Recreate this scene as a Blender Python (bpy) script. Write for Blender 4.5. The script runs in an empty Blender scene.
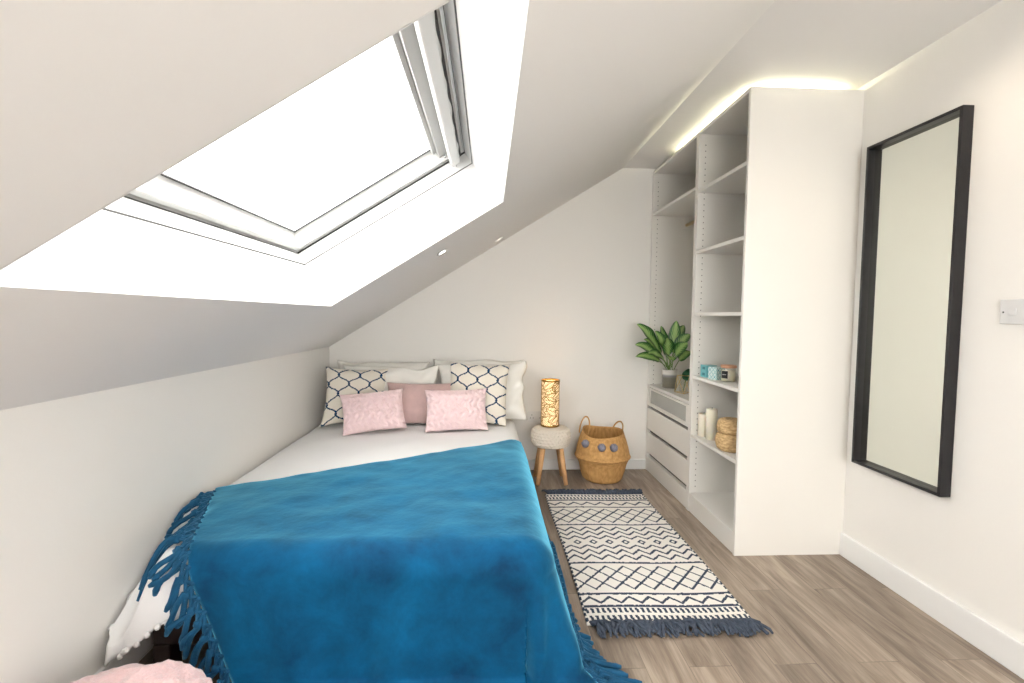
import bpy, bmesh, math, random
from mathutils import Vector, Matrix, noise
random.seed(7)
PI = math.pi
SC = bpy.context.scene
COL = SC.collection

# ------------------------------------------------------------------ materials
def mat(name, color, rough=0.6, metal=0.0, spec=0.5, bump=0.0, bscale=200.0, var=0.0, vscale=8.0,
        emit=None, estr=0.0, sheen=0.0, sheen_tint=None, sheen_rough=0.4, trans=0.0, ior=1.45, sub=0.0, attr=None, coat=0.0):
    m = bpy.data.materials.new(name); m.use_nodes = True
    nt = m.node_tree; b = nt.nodes['Principled BSDF']
    b.inputs['Base Color'].default_value = (*color, 1)
    b.inputs['Roughness'].default_value = rough
    b.inputs['Metallic'].default_value = metal
    b.inputs['Specular IOR Level'].default_value = spec
    b.inputs['IOR'].default_value = ior
    b.inputs['Transmission Weight'].default_value = trans
    b.inputs['Coat Weight'].default_value = coat
    if sheen:
        b.inputs['Sheen Weight'].default_value = sheen
        b.inputs['Sheen Roughness'].default_value = sheen_rough
        if sheen_tint: b.inputs['Sheen Tint'].default_value = (*sheen_tint, 1)
    if sub:
        b.inputs['Subsurface Weight'].default_value = sub
        b.inputs['Subsurface Radius'].default_value = (0.02, 0.015, 0.01)
    if emit:
        b.inputs['Emission Color'].default_value = (*emit, 1); b.inputs['Emission Strength'].default_value = estr
    tc = nt.nodes.new('ShaderNodeTexCoord')
    if attr:
        a = nt.nodes.new('ShaderNodeVertexColor'); a.layer_name = attr
        nt.links.new(a.outputs['Color'], b.inputs['Base Color'])
    if var:
        n = nt.nodes.new('ShaderNodeTexNoise'); n.inputs['Scale'].default_value = vscale; n.inputs['Detail'].default_value = 4
        nt.links.new(tc.outputs['Object'], n.inputs['Vector'])
        r = nt.nodes.new('ShaderNodeMapRange'); r.inputs[1].default_value = .3; r.inputs[2].default_value = .7
        r.inputs[3].default_value = 1 - var; r.inputs[4].default_value = 1 + var
        nt.links.new(n.outputs['Fac'], r.inputs[0])
        mx = nt.nodes.new('ShaderNodeVectorMath'); mx.operation = 'SCALE'
        if attr: nt.links.new(a.outputs['Color'], mx.inputs[0])
        else: mx.inputs[0].default_value = color
        nt.links.new(r.outputs[0], mx.inputs['Scale']); nt.links.new(mx.outputs[0], b.inputs['Base Color'])
    if bump:
        n = nt.nodes.new('ShaderNodeTexNoise'); n.inputs['Scale'].default_value = bscale; n.inputs['Detail'].default_value = 3
        nt.links.new(tc.outputs['Object'], n.inputs['Vector'])
        bp = nt.nodes.new('ShaderNodeBump'); bp.inputs['Strength'].default_value = bump; bp.inputs['Distance'].default_value = .004
        nt.links.new(n.outputs['Fac'], bp.inputs['Height']); nt.links.new(bp.outputs[0], b.inputs['Normal'])
    return m

M = {}
M['wall'] = mat('wall_paint', (.825, .805, .77), .75, bump=.06, bscale=90, spec=.25)
M['ceil'] = mat('ceiling_paint', (.80, .79, .775), .8, bump=.05, bscale=90, spec=.2)
M['reveal'] = mat('reveal_paint', (.76, .76, .75), .7, spec=.25)
M['trimw'] = mat('gloss_trim', (.82, .82, .81), .4)
M['upvc'] = mat('white_window_lacquer', (.68, .685, .675), .3)
M['shadow_line'] = mat('painted_shadow_line', (.09, .09, .09), .6)
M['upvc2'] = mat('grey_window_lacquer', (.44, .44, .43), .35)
M['gasket'] = mat('dark_gasket', (.03, .03, .03), .6)
M['ward'] = mat('white_foil', (.80, .78, .735), .38, var=.01, vscale=2)
M['wardin'] = mat('white_foil_inside', (.82, .785, .70), .45)
M['hole'] = mat('pin_hole_dark', (.12, .11, .10), .8)
M['gap'] = mat('drawer_inside_shadow_grey', (.10, .095, .085), .7)
M['mirror'] = mat('silvered_glass', (.70, .72, .67), .02, metal=1)
M['black'] = mat('black_stained_wood', (.012, .011, .013), .35, bump=.1, bscale=60, var=.2, vscale=30)
M['plate'] = mat('switch_plastic', (.66, .66, .66), .3)
M['socket'] = mat('socket_plastic', (.78, .77, .75), .3)
M['chrome'] = mat('chrome', (.8, .8, .8), .12, metal=1)
M['brass'] = mat('gold_metal', (.40, .235, .06), .34, metal=1)
M['brass2'] = mat('gold_wire', (.75, .58, .28), .3, metal=1)
M['lampglow'] = mat('lamp_liner', (.9, .75, .5), .6, emit=(1.0, .74, .42), estr=.62)
M['bulb'] = mat('bulb_glow', (1, .9, .7), .5, emit=(1, .75, .45), estr=2)
M['spot'] = mat('spot_lens', (1, 1, 1), .3, emit=(1, .95, .85), estr=9)
M['spotdim'] = mat('spot_lens_dim', (1, 1, 1), .3, emit=(1, .95, .85), estr=1.5)
M['led'] = mat('led_strip_glow', (1, 1, .9), .3, emit=(1, .95, .66), estr=46)
M['wood'] = mat('beech_leg_wood', (.66, .38, .18), .5, var=.12, vscale=25)
M['frame'] = mat('dark_bed_wood', (.020, .011, .010), .35, var=.2, vscale=20)
M['pot'] = None
M['soil'] = mat('potting_soil', (.05, .035, .025), .95, bump=.5, bscale=150)
M['stem'] = mat('stem_green', (.16, .28, .07), .5)
M['wax'] = mat('ivory_wax', (.86, .80, .66), .45, sub=.3)
M['wick'] = mat('candle_wick', (.12, .10, .08), .9)
M['lidwood'] = mat('copper_wood_lid', (.62, .33, .20), .4, var=.1, vscale=60)
M['label'] = mat('black_label', (.02, .02, .02), .5)
M['labelw'] = mat('label_print', (.7, .7, .7), .5)
M['pinkflat'] = mat('dusty_pink_velvet', (.60, .42, .40), .8, sheen=.4, bump=.3, bscale=120, var=.06, vscale=20)
M['pink'] = mat('pale_pink_knit', (.86, .66, .67), .9, sheen=.3, bump=.35, bscale=300)
M['fur'] = mat('pink_plush', (.82, .57, .57), .95, sheen=.6, bump=1.0, bscale=130, var=.05, vscale=14)
M['white'] = mat('white_cotton', (.87, .87, .87), .85, bump=.10, bscale=140, spec=.2)
M['pillow'] = mat('ivory_cotton', (.87, .85, .80), .85, bump=.12, bscale=120, spec=.2)
M['knit'] = mat('cream_crochet', (.74, .67, .58), .95, bump=.4, bscale=180)
M['pom'] = mat('grey_wool', (.24, .24, .30), .95, bump=.8, bscale=260, var=.2, vscale=120)
M['pomw'] = mat('white_wool', (.82, .80, .79), .95, bump=.6, bscale=400)
M['pattern'] = mat('trellis_fabric', (1, 1, 1), .85, attr='Col', bump=.2, bscale=350, spec=.2)
M['rug'] = mat('woven_rug', (1, 1, 1), .95, attr='Col', bump=.5, bscale=300, spec=.1)
M['rugtas'] = mat('charcoal_blue_yarn', (.055, .07, .10), .95, bump=.3, bscale=300, var=.25, vscale=80)
M['teal'] = mat('teal_patterned_card', (1, 1, 1), .35, attr='Col')

def glass_mat(name, tint=(1, 1, 1), gloss=.06, rough=.02):
    m = bpy.data.materials.new(name); m.use_nodes = True; nt = m.node_tree; nt.nodes.clear()
    o = nt.nodes.new('ShaderNodeOutputMaterial'); t = nt.nodes.new('ShaderNodeBsdfTransparent'); g = nt.nodes.new('ShaderNodeBsdfGlossy')
    x = nt.nodes.new('ShaderNodeMixShader'); t.inputs[0].default_value = (*tint, 1); g.inputs['Roughness'].default_value = rough
    x.inputs[0].default_value = gloss
    nt.links.new(t.outputs[0], x.inputs[1]); nt.links.new(g.outputs[0], x.inputs[2]); nt.links.new(x.outputs[0], o.inputs[0])
    return m
M['glass'] = glass_mat('window_glass')
M['dglass'] = glass_mat('frosted_drawer_glass', (.80, .81, .78), .10, .15)
_m = M['dglass']; _n = _m.node_tree; _d = _n.nodes.new('ShaderNodeBsdfDiffuse'); _d.inputs[0].default_value = (.66, .66, .62, 1)
_x = _n.nodes.new('ShaderNodeMixShader'); _x.inputs[0].default_value = .60; _o = [q for q in _n.nodes if q.type == 'OUTPUT_MATERIAL'][0]
_s = _o.inputs[0].links[0].from_socket; _n.links.new(_s, _x.inputs[1]); _n.links.new(_d.outputs[0], _x.inputs[2]); _n.links.new(_x.outputs[0], _o.inputs[0])
M['jar'] = glass_mat('jar_glass', (.95, .95, .92), .10, .05)

def floor_mat():
    m = bpy.data.materials.new('grey_oak_planks'); m.use_nodes = True; nt = m.node_tree; L = nt.links; N = nt.nodes
    b = N['Principled BSDF']; b.inputs['Roughness'].default_value = .45; b.inputs['Specular IOR Level'].default_value = .4
    tc = N.new('ShaderNodeTexCoord'); mp = N.new('ShaderNodeMapping'); mp.inputs['Rotation'].default_value = (0, 0, PI/2)
    mp.inputs['Location'].default_value = (.35, .06, 0)
    L.new(tc.outputs['Object'], mp.inputs[0])
    br = N.new('ShaderNodeTexBrick'); br.offset = .37; br.inputs['Scale'].default_value = 1
    br.inputs['Brick Width'].default_value = 1.22; br.inputs['Row Height'].default_value = .155
    br.inputs['Mortar Size'].default_value = .0012; br.inputs['Mortar Smooth'].default_value = .2; br.inputs['Bias'].default_value = 0
    br.inputs['Color1'].default_value = (0, 0, 0, 1); br.inputs['Color2'].default_value = (1, 1, 1, 1); br.inputs['Mortar'].default_value = (.2, .2, .2, 1)
    L.new(mp.outputs[0], br.inputs[0])
    # grain
    off = N.new('ShaderNodeVectorMath'); off.operation = 'MULTIPLY_ADD'
    L.new(br.outputs['Color'], off.inputs[0]); off.inputs[1].default_value = (7.3, 3.1, 5.7); L.new(mp.outputs[0], off.inputs[2])
    m2 = N.new('ShaderNodeMapping'); m2.inputs['Scale'].default_value = (1.0, 9, 1); L.new(off.outputs[0], m2.inputs[0])
    n1 = N.new('ShaderNodeTexNoise'); n1.inputs['Scale'].default_value = 2.0; n1.inputs['Detail'].default_value = 8; n1.inputs['Roughness'].default_value = .62; n1.inputs['Distortion'].default_value = .7
    L.new(m2.outputs[0], n1.inputs[0])
    m3 = N.new('ShaderNodeMapping'); m3.inputs['Scale'].default_value = (3, 60, 1); L.new(off.outputs[0], m3.inputs[0])
    n2 = N.new('ShaderNodeTexNoise'); n2.inputs['Scale'].default_value = 3.0; n2.inputs['Detail'].default_value = 5
    L.new(m3.outputs[0], n2.inputs[0])
    cr = N.new('ShaderNodeValToRGB'); e = cr.color_ramp.elements
    e[0].position = .28; e[0].color = (.150, .114, .088, 1); e[1].position = .72; e[1].color = (.45, .37, .295, 1)
    k = cr.color_ramp.elements.new(.5); k.color = (.285, .228, .180, 1)
    L.new(n1.outputs['Fac'], cr.inputs[0])
    mr = N.new('ShaderNodeMapRange'); mr.inputs[3].default_value = .80; mr.inputs[4].default_value = 1.16; L.new(br.outputs['Color'], mr.inputs[0])
    mr2 = N.new('ShaderNodeMapRange'); mr2.inputs[1].default_value = .3; mr2.inputs[2].default_value = .7; mr2.inputs[3].default_value = .88; mr2.inputs[4].default_value = 1.10; L.new(n2.outputs['Fac'], mr2.inputs[0])
    mm = N.new('ShaderNodeMath'); mm.operation = 'MULTIPLY'; L.new(mr.outputs[0], mm.inputs[0]); L.new(mr2.outputs[0], mm.inputs[1])
    fm = N.new('ShaderNodeMath'); fm.operation = 'MULTIPLY_ADD'; L.new(br.outputs['Fac'], fm.inputs[0]); fm.inputs[1].default_value = -.35; fm.inputs[2].default_value = 1
    m4 = N.new('ShaderNodeMath'); m4.operation = 'MULTIPLY'; L.new(mm.outputs[0], m4.inputs[0]); L.new(fm.outputs[0], m4.inputs[1])
    sc = N.new('ShaderNodeVectorMath'); sc.operation = 'SCALE'; L.new(cr.outputs[0], sc.inputs[0]); L.new(m4.outputs[0], sc.inputs['Scale'])
    L.new(sc.outputs[0], b.inputs['Base Color'])
    bp = N.new('ShaderNodeBump'); bp.inputs['Strength'].default_value = .15; bp.inputs['Distance'].default_value = .003
    L.new(n2.outputs['Fac'], bp.inputs['Height']); L.new(bp.outputs[0], b.inputs['Normal'])
    return m
M['floor'] = floor_mat()

def velvet_mat():
    m = bpy.data.materials.new('blue_velvet'); m.use_nodes = True; nt = m.node_tree; L = nt.links; N = nt.nodes
    b = N['Principled BSDF']; b.inputs['Roughness'].default_value = .7; b.inputs['Specular IOR Level'].default_value = .12
    b.inputs['Sheen Weight'].default_value = 1.0; b.inputs['Sheen Roughness'].default_value = .42
    b.inputs['Sheen Tint'].default_value = (.20, .72, 1, 1)
    tc = N.new('ShaderNodeTexCoord')
    n = N.new('ShaderNodeTexNoise'); n.inputs['Scale'].default_value = 5.5; n.inputs['Detail'].default_value = 6; n.inputs['Roughness'].default_value = .65; n.inputs['Distortion'].default_value = .25
    L.new(tc.outputs['Object'], n.inputs[0])
    cr = N.new('ShaderNodeValToRGB'); e = cr.color_ramp.elements
    e[0].position = .30; e[0].color = (.000, .030, .085, 1); e[1].position = .70; e[1].color = (.000, .096, .228, 1)
    L.new(n.outputs['Fac'], cr.inputs[0]); L.new(cr.outputs[0], b.inputs['Base Color'])
    n2 = N.new('ShaderNodeTexNoise'); n2.inputs['Scale'].default_value = 45; n2.inputs['Detail'].default_value = 4; L.new(tc.outputs['Object'], n2.inputs[0])
    bp = N.new('ShaderNodeBump'); bp.inputs['Strength'].default_value = .12; bp.inputs['Distance'].default_value = .01
    L.new(n2.outputs['Fac'], bp.inputs['Height']); L.new(bp.outputs[0], b.inputs['Normal'])
    return m
M['velvet'] = velvet_mat()
M['yarn'] = mat('blue_yarn', (.001, .065, .15), .85, sheen=.4, sheen_tint=(.2, .6, .95), bump=.3, bscale=300, var=.2, vscale=30)

def weave_mat(name, c1, c2, su, sv):
    m = bpy.data.materials.new(name); m.use_nodes = True; nt = m.node_tree; L = nt.links; N = nt.nodes
    b = N['Principled BSDF']; b.inputs['Roughness'].default_value = .75
    uv = N.new('ShaderNodeUVMap'); mp = N.new('ShaderNodeMapping'); mp.inputs['Scale'].default_value = (su, sv, 1); L.new(uv.outputs[0], mp.inputs[0])
    v = N.new('ShaderNodeTexVoronoi'); v.inputs['Scale'].default_value = 1; v.inputs['Randomness'].default_value = .55; L.new(mp.outputs[0], v.inputs[0])
    n = N.new('ShaderNodeTexNoise'); n.inputs['Scale'].default_value = .7; n.inputs['Detail'].default_value = 5; L.new(mp.outputs[0], n.inputs[0])
    cr = N.new('ShaderNodeValToRGB'); e = cr.color_ramp.elements; e[0].position = .3; e[0].color = (*c1, 1); e[1].position = .7; e[1].color = (*c2, 1)
    L.new(n.outputs['Fac'], cr.inputs[0]); L.new(cr.outputs[0], b.inputs['Base Color'])
    bp = N.new('ShaderNodeBump'); bp.inputs['Strength'].default_value = .9; bp.inputs['Distance'].default_value = .004; bp.invert = True
    L.new(v.outputs['Distance'], bp.inputs['Height']); L.new(bp.outputs[0], b.inputs['Normal'])
    return m
M['basket'] = weave_mat('woven_seagrass', (.46, .24, .075), (.68, .40, .15), 70, 34)
M['wicker'] = weave_mat('woven_wicker', (.42, .25, .10), (.78, .56, .30), 34, 22)

def pot_mat():
    m = bpy.data.materials.new('dipped_glaze'); m.use_nodes = True; nt = m.node_tree; L = nt.links; N = nt.nodes
    b = N['Principled BSDF']; b.inputs['Roughness'].default_value = .3
    tc = N.new('ShaderNodeTexCoord'); s = N.new('ShaderNodeSeparateXYZ'); L.new(tc.outputs['Object'], s.inputs[0])
    mr = N.new('ShaderNodeMapRange'); mr.inputs[2].default_value = .14; L.new(s.outputs[2], mr.inputs[0])
    cr = N.new('ShaderNodeValToRGB'); e = cr.color_ramp.elements; e[0].position = .55; e[0].color = (.21, .20, .16, 1); e[1].position = .78; e[1].color = (.78, .76, .72, 1)
    k = cr.color_ramp.elements.new(.68); k.color = (.30, .30, .31, 1)
    L.new(mr.outputs[0], cr.inputs[0]); L.new(cr.outputs[0], b.inputs['Base Color']); return m
M['pot'] = pot_mat()

def leaf_mat():
    m = bpy.data.materials.new('variegated_leaf'); m.use_nodes = True; nt = m.node_tree; L = nt.links; N = nt.nodes
    b = N['Principled BSDF']; b.inputs['Roughness'].default_value = .35
    uv = N.new('ShaderNodeUVMap'); s = N.new('ShaderNodeSeparateXYZ'); L.new(uv.outputs[0], s.inputs[0])
    # u across (-1..1 -> 0..1), v along; veins
    a = N.new('ShaderNodeMath'); a.operation = 'SUBTRACT'; L.new(s.outputs[0], a.inputs[0]); a.inputs[1].default_value = .5
    ab = N.new('ShaderNodeMath'); ab.operation = 'ABSOLUTE'; L.new(a.outputs[0], ab.inputs[0])
    w = N.new('ShaderNodeMath'); w.operation = 'MULTIPLY_ADD'; L.new(ab.outputs[0], w.inputs[0]); w.inputs[1].default_value = -.9; L.new(s.outputs[1], w.inputs[2])
    w2 = N.new('ShaderNodeMath'); w2.operation = 'MULTIPLY'; L.new(w.outputs[0], w2.inputs[0]); w2.inputs[1].default_value = 44
    sn = N.new('ShaderNodeMath'); sn.operation = 'SINE'; L.new(w2.outputs[0], sn.inputs[0])
    n = N.new('ShaderNodeTexNoise'); n.inputs['Scale'].default_value = 9; L.new(uv.outputs[0], n.inputs[0])
    k1 = N.new('ShaderNodeMath'); k1.operation = 'MULTIPLY_ADD'; L.new(ab.outputs[0], k1.inputs[0]); k1.inputs[1].default_value = -1.9; k1.inputs[2].default_value = .90
    k2 = N.new('ShaderNodeMath'); k2.operation = 'MULTIPLY_ADD'; L.new(sn.outputs[0], k2.inputs[0]); k2.inputs[1].default_value = .17; L.new(k1.outputs[0], k2.inputs[2])
    k3 = N.new('ShaderNodeMath'); k3.operation = 'MULTIPLY_ADD'; L.new(n.outputs['Fac'], k3.inputs[0]); k3.inputs[1].default_value = .5; L.new(k2.outputs[0], k3.inputs[2])
    cr = N.new('ShaderNodeValToRGB'); e = cr.color_ramp.elements; e[0].position = .38; e[0].color = (.018, .085, .022, 1); e[1].position = .95; e[1].color = (.40, .58, .20, 1)
    q = cr.color_ramp.elements.new(.62); q.color = (.09, .26, .05, 1)
    L.new(k3.outputs[0], cr.inputs[0]); L.new(cr.outputs[0], b.inputs['Base Color']); return m
M['leaf'] = leaf_mat()
M['leafdark'] = mat('dark_green_leaf', (.03, .12, .06), .3)

# ------------------------------------------------------------------ geometry helpers
class MB:
    def __init__(s): s.bm = bmesh.new(); s.uv = s.bm.loops.layers.uv.new('UVMap'); s.smooth = False
    def _tag(s, faces, mi, sm=False):
        for f in faces: f.material_index = mi; f.smooth = sm
    def box(s, x0, y0, z0, x1, y1, z1, mi=0, mt=None):
        vs = [s.bm.verts.new(v) for v in [(x0,y0,z0),(x1,y0,z0),(x1,y1,z0),(x0,y1,z0),(x0,y0,z1),(x1,y0,z1),(x1,y1,z1),(x0,y1,z1)]]
        if mt:
            for v in vs: v.co = mt @ v.co
        fs = [s.bm.faces.new([vs[i] for i in q]) for q in ((3,2,1,0),(4,5,6,7),(0,1,5,4),(1,2,6,5),(2,3,7,6),(3,0,4,7))]
        s._tag(fs, mi); return s
    def tube(s, pts, rad, n=8, mi=0, closed=False, cap=True):
        pts = [Vector(p) for p in pts]; m = len(pts)
        if not hasattr(rad, '__len__'): rad = [rad]*m
        rings = []; ref = None
        for i, p in enumerate(pts):
            a = pts[(i-1) % m] if (closed or i > 0) else pts[i]; b = pts[(i+1) % m] if (closed or i < m-1) else pts[i]
            t = (b-a); t = t.normalized() if t.length > 1e-9 else Vector((0,0,1))
            if ref is None: ref = Vector((0,0,1)) if abs(t.z) < .9 else Vector((1,0,0))
            u = t.cross(ref)
            if u.length < 1e-6: u = t.orthogonal()
            u.normalize(); w = u.cross(t).normalized(); ref = w
            rings.append([s.bm.verts.new(p + (u*math.cos(2*PI*k/n) + w*math.sin(2*PI*k/n))*rad[i]) for k in range(n)])
        fs = []
        for i in range(m if closed else m-1):
            A, B = rings[i], rings[(i+1) % m]
            for k in range(n): fs.append(s.bm.faces.new((A[k], A[(k+1) % n], B[(k+1) % n], B[k])))
        if cap and not closed: fs.append(s.bm.faces.new(rings[0][::-1])); fs.append(s.bm.faces.new(rings[-1]))
        s._tag(fs, mi, True); return s
    def lathe(s, prof, n=32, c=(0,0,0), mi=0, sm=True, func=None, capb=False, capt=False):
        rings = []; c = Vector(c)
        for j, (r, z) in enumerate(prof):
            row = []
            for k in range(n):
                a = 2*PI*k/n; rr = r; zz = z
                if func: rr, zz = func(a, r, z, j)
                row.append(s.bm.verts.new(c + Vector((rr*math.cos(a), rr*math.sin(a), zz))))
            rings.append(row)
        L = len(prof)
        for j in range(L-1):
            for k in range(n):
                f = s.bm.faces.new((rings[j][k], rings[j][(k+1) % n], rings[j+1][(k+1) % n], rings[j+1][k]))
                f.material_index = mi; f.smooth = sm
                for lp, (uu, vv) in zip(f.loops, ((k, j), (k+1, j), (k+1, j+1), (k, j+1))): lp[s.uv].uv = (uu/n, vv/(L-1))
        if capb: f = s.bm.faces.new(rings[0][::-1]); f.material_index = mi
        if capt: f = s.bm.faces.new(rings[-1]); f.material_index = mi
        return s
    def grid(s, nu, nv, fn, mi=0, sm=True, flip=False):
        V = [[s.bm.verts.new(fn(i/nu, j/nv)) for i in range(nu+1)] for j in range(nv+1)]
        for j in range(nv):
            for i in range(nu):
                q = [(i, j), (i+1, j), (i+1, j+1), (i, j+1)]
                if flip: q = q[::-1]
                f = s.bm.faces.new([V[b][a] for a, b in q]); f.material_index = mi; f.smooth = sm
                for lp, (a, b) in zip(f.loops, q): lp[s.uv].uv = (a/nu, b/nv)
        return V
    def ball(s, c, r, n=10, mi=0, bumpy=0.0, squash=1.0):
        c = Vector(c); prof = []
        for j in range(n+1):
            t = -PI/2 + PI*j/n; prof.append((max(r*math.cos(t), 1e-4), r*math.sin(t)*squash))
        def fn(a, rr, zz, j):
            k = 1 + bumpy*noise.noise(Vector((math.cos(a)*3, math.sin(a)*3, zz/r*3)) + c*37)
            return rr*k, zz*k
        s.lathe(prof, max(8, n+4), c, mi, True, fn); return s
    def build(s, name, mats, parent=None, loc=None):
        me = bpy.data.meshes.new(name); bmesh.ops.recalc_face_normals(s.bm, faces=s.bm.faces) if not getattr(s, 'norec', False) else None
        if loc is not None: bmesh.ops.translate(s.bm, verts=s.bm.verts, vec=-Vector(loc))
        s.bm.to_mesh(me); s.bm.free()
        o = bpy.data.objects.new(name, me); COL.objects.link(o)
        for m in (mats if isinstance(mats, (list, tuple)) else [mats]): me.materials.append(m)
        if loc is not None: o.location = loc
        if parent: o.parent = parent
        return o

def tag(o, label, cat, group=None):
    o['label'] = label; o['category'] = cat
    if group: o['group'] = group
    return o
def thing(name, loc, label, cat, group=None, rotz=0):
    o = bpy.data.objects.new(name, None); COL.objects.link(o); o.location = loc; o.rotation_euler = (0, 0, rotz); o.empty_display_size = .1
    return tag(o, label, cat, group)
def struct(o): o['kind'] = 'structure'; return o
def bevel(o, w=.003, seg=2):
    m = o.modifiers.new('bevel', 'BEVEL'); m.width = w; m.segments = seg; m.limit_method = 'ANGLE'; return o

# ------------------------------------------------------------------ room constants
L, R, B, REAR = -1.233, 1.859, 3.729, -1.6
K, SX, HC = .976, 1.0425, 2.395
SL = math.hypot(SX-L, HC-K); DX, DZ = (SX-L)/SL, (HC-K)/SL
def SP(s, y, n): return Vector((L + s*DX - n*DZ, y, K + s*DZ + n*DX))      # point on / above the sloping ceiling
T = .12

m = MB(); m.box(L-T, REAR-T, -.1, R+T, B+T, 0); struct(m.build('floor', M['floor']))
m = MB(); m.box(R, REAR-T, 0, R+T, B+T, HC+.1); struct(m.build('wall_right', M['wall']))
m = MB(); m.box(L-T, REAR-T, 0, L, B+T, K+.02); struct(m.build('wall_left', M['wall']))
m = MB()   # back wall, gable shaped, with thickness
poly = [(L-T, 0), (R+T, 0), (R+T, HC+.1), (SX-.1, HC+.1), (L-T, K-.02+.1)]
fr = [m.bm.verts.new((x, B, z)) for x, z in poly]; bk = [m.bm.verts.new((x, B+T, z)) for x, z in poly]
m.bm.faces.new(fr); m.bm.faces.new(bk[::-1])
for i in range(5): m.bm.faces.new((fr[i], bk[i], bk[(i+1) % 5], fr[(i+1) % 5]))
struct(m.build('wall_back', M['wall']))

# rear wall behind the camera; its wide window is added to let in daylight
wx0, wx1, wz0, wz1 = -.35, 1.55, .25, 2.15
m = MB()
m.box(L-T, REAR-T, 0, wx0, REAR, HC+.1); m.box(wx1, REAR-T, 0, R+T, REAR, HC+.1)
m.box(wx0, REAR-T, 0, wx1, REAR, wz0); m.box(wx0, REAR-T, wz1, wx1, REAR, HC+.1)
struct(m.build('wall_rear', M['wall']))
w2 = MB()
for a, b in ((wx0, wx0+.06), ((wx0+wx1)/2-.03, (wx0+wx1)/2+.03), (wx1-.06, wx1)): w2.box(a, REAR-.09, wz0, b, REAR-.03, wz1)
w2.box(wx0, REAR-.09, wz0, wx1, REAR-.03, wz0+.06); w2.box(wx0, REAR-.09, wz1-.06, wx1, REAR-.03, wz1)
w2o = struct(w2.build('added_rear_window', M['upvc']))
m = MB(); m.box(wx0+.05, REAR-.065, wz0+.05, wx1-.05, REAR-.060, wz1-.05); m.build('glass_pane', M['glass'], w2o)

# ceiling: flat part + slope with the skylight shaft
s0, s1, s1o, y0, y1, ND = .549, 1.532, 1.497, .75, 2.350, .42
m = MB()
def quad(m, pts, mi=0):
    f = m.bm.faces.new([m.bm.verts.new(p) for p in pts]); f.material_index = mi
ya, yb = REAR-T, B+T
m.box(SX, ya, HC, R+T, yb, HC+.1)
SE = SL
def slab(sa, sb, yA, yB, t=.10):
    P = [SP(sa, yA, 0), SP(sb, yA, 0), SP(sb, yB, 0), SP(sa, yB, 0)]; Q = [SP(sa, yA, t), SP(sb, yA, t), SP(sb, yB, t), SP(sa, yB, t)]
    vs = [m.bm.verts.new(p) for p in P+Q]
    for q in ((3,2,1,0),(4,5,6,7),(0,1,5,4),(1,2,6,5),(2,3,7,6),(3,0,4,7)): m.bm.faces.new([vs[i] for i in q])
G0 = .003
slab(-.16, s0-G0, ya, yb); slab(s1+G0, SE+.06, ya, yb); slab(s0-G0, s1+G0, ya, y0-G0); slab(s0-G0, s1+G0, y1+G0, yb)
struct(m.build('ceiling', M['ceil']))

# skylight shaft lining (window_1) with frame, sash, glass
w1 = bpy.data.objects.new('window_1', None); COL.objects.link(w1); w1.location = SP((s0+s1)/2, (y0+y1)/2, 0); struct(w1)
bpy.context.view_layer.update()
def build1(mb, name, mt, parent=None):
    o = mb.build(name, mt)
    o.parent = parent or w1; o.matrix_parent_inverse = (parent or w1).matrix_world.inverted() if not parent else Matrix()
    return o
def prism(m, prof_lo, prof_hi, ya_, yb_, mi=0): pass
def ringframe(m, prof, mi=0, top_inset=0.0):
    """prof: list of (inset, n): sweep the profile around the rectangular opening at shaft; closed strips only"""
    loops = []
    for ins, n in prof:
        t = min(max(n/.25, 0), 1); st = s1 + (s1o-s1)*t
        loops.append([SP(s0+ins, y0+ins, n), SP(st-ins, y0+ins, n), SP(st-ins, y1-ins, n), SP(s0+ins, y1-ins, n)])
    L2 = [[m.bm.verts.new(p) for p in lp] for lp in loops]
    for a in range(len(L2)-1):
        for k in range(4):
            f = m.bm.faces.new((L2[a][k], L2[a][(k+1) % 4], L2[a+1][(k+1) % 4], L2[a+1][k])); f.material_index = mi
m = MB(); ringframe(m, [(-.0035, -.0006), (0, -.0006), (0, .25), (-.02, .25), (-.02, .5), (-.12, .5), (-.12, .101)]); build1(m, 'shaft_lining', M['reveal'])
m = MB(); ringframe(m, [(-.012, .236), (.004, .236), (.004, .292), (-.012, .292), (-.012, .236)]); 
ringframe(m, [(.0, .300), (-.014, .300), (-.014, .40), (.0, .40), (.0, .300)]); build1(m, 'outer_frame', M['upvc'])
m = MB(); ringframe(m, [(-.004, .2325), (.003, .2325), (.003, .2365), (-.004, .2365)]); build1(m, 'lining_shadow_line', M['shadow_line'])  # thin grey ring painted in as the shadow line between lining and frame
m = MB(); ringframe(m, [(-.010, .2925), (.002, .2925), (.002, .301), (-.010, .301)]); build1(m, 'seal', M['gasket'])
m = MB(); ringframe(m, [(.012, .303), (.030, .303), (.033, .306), (.036, .345), (.052, .368), (.058, .370), (.058, .382), (.012, .40), (.012, .303)]); sash = build1(m, 'sash', M['upvc'])
m = MB(); ringframe(m, [(.0585, .366), (.064, .366), (.064, .372), (.0585, .372), (.0585, .366)]); build1(m, 'glazing_gasket', M['gasket'])
m = MB()
quad(m, [SP(s0+.055, y0+.055, .376), SP(s1o-.055, y0+.055, .376), SP(s1o-.055, y1-.055, .376), SP(s0+.055, y1-.055, .376)])
build1(m, 'glass_pane', M['glass'])
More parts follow.
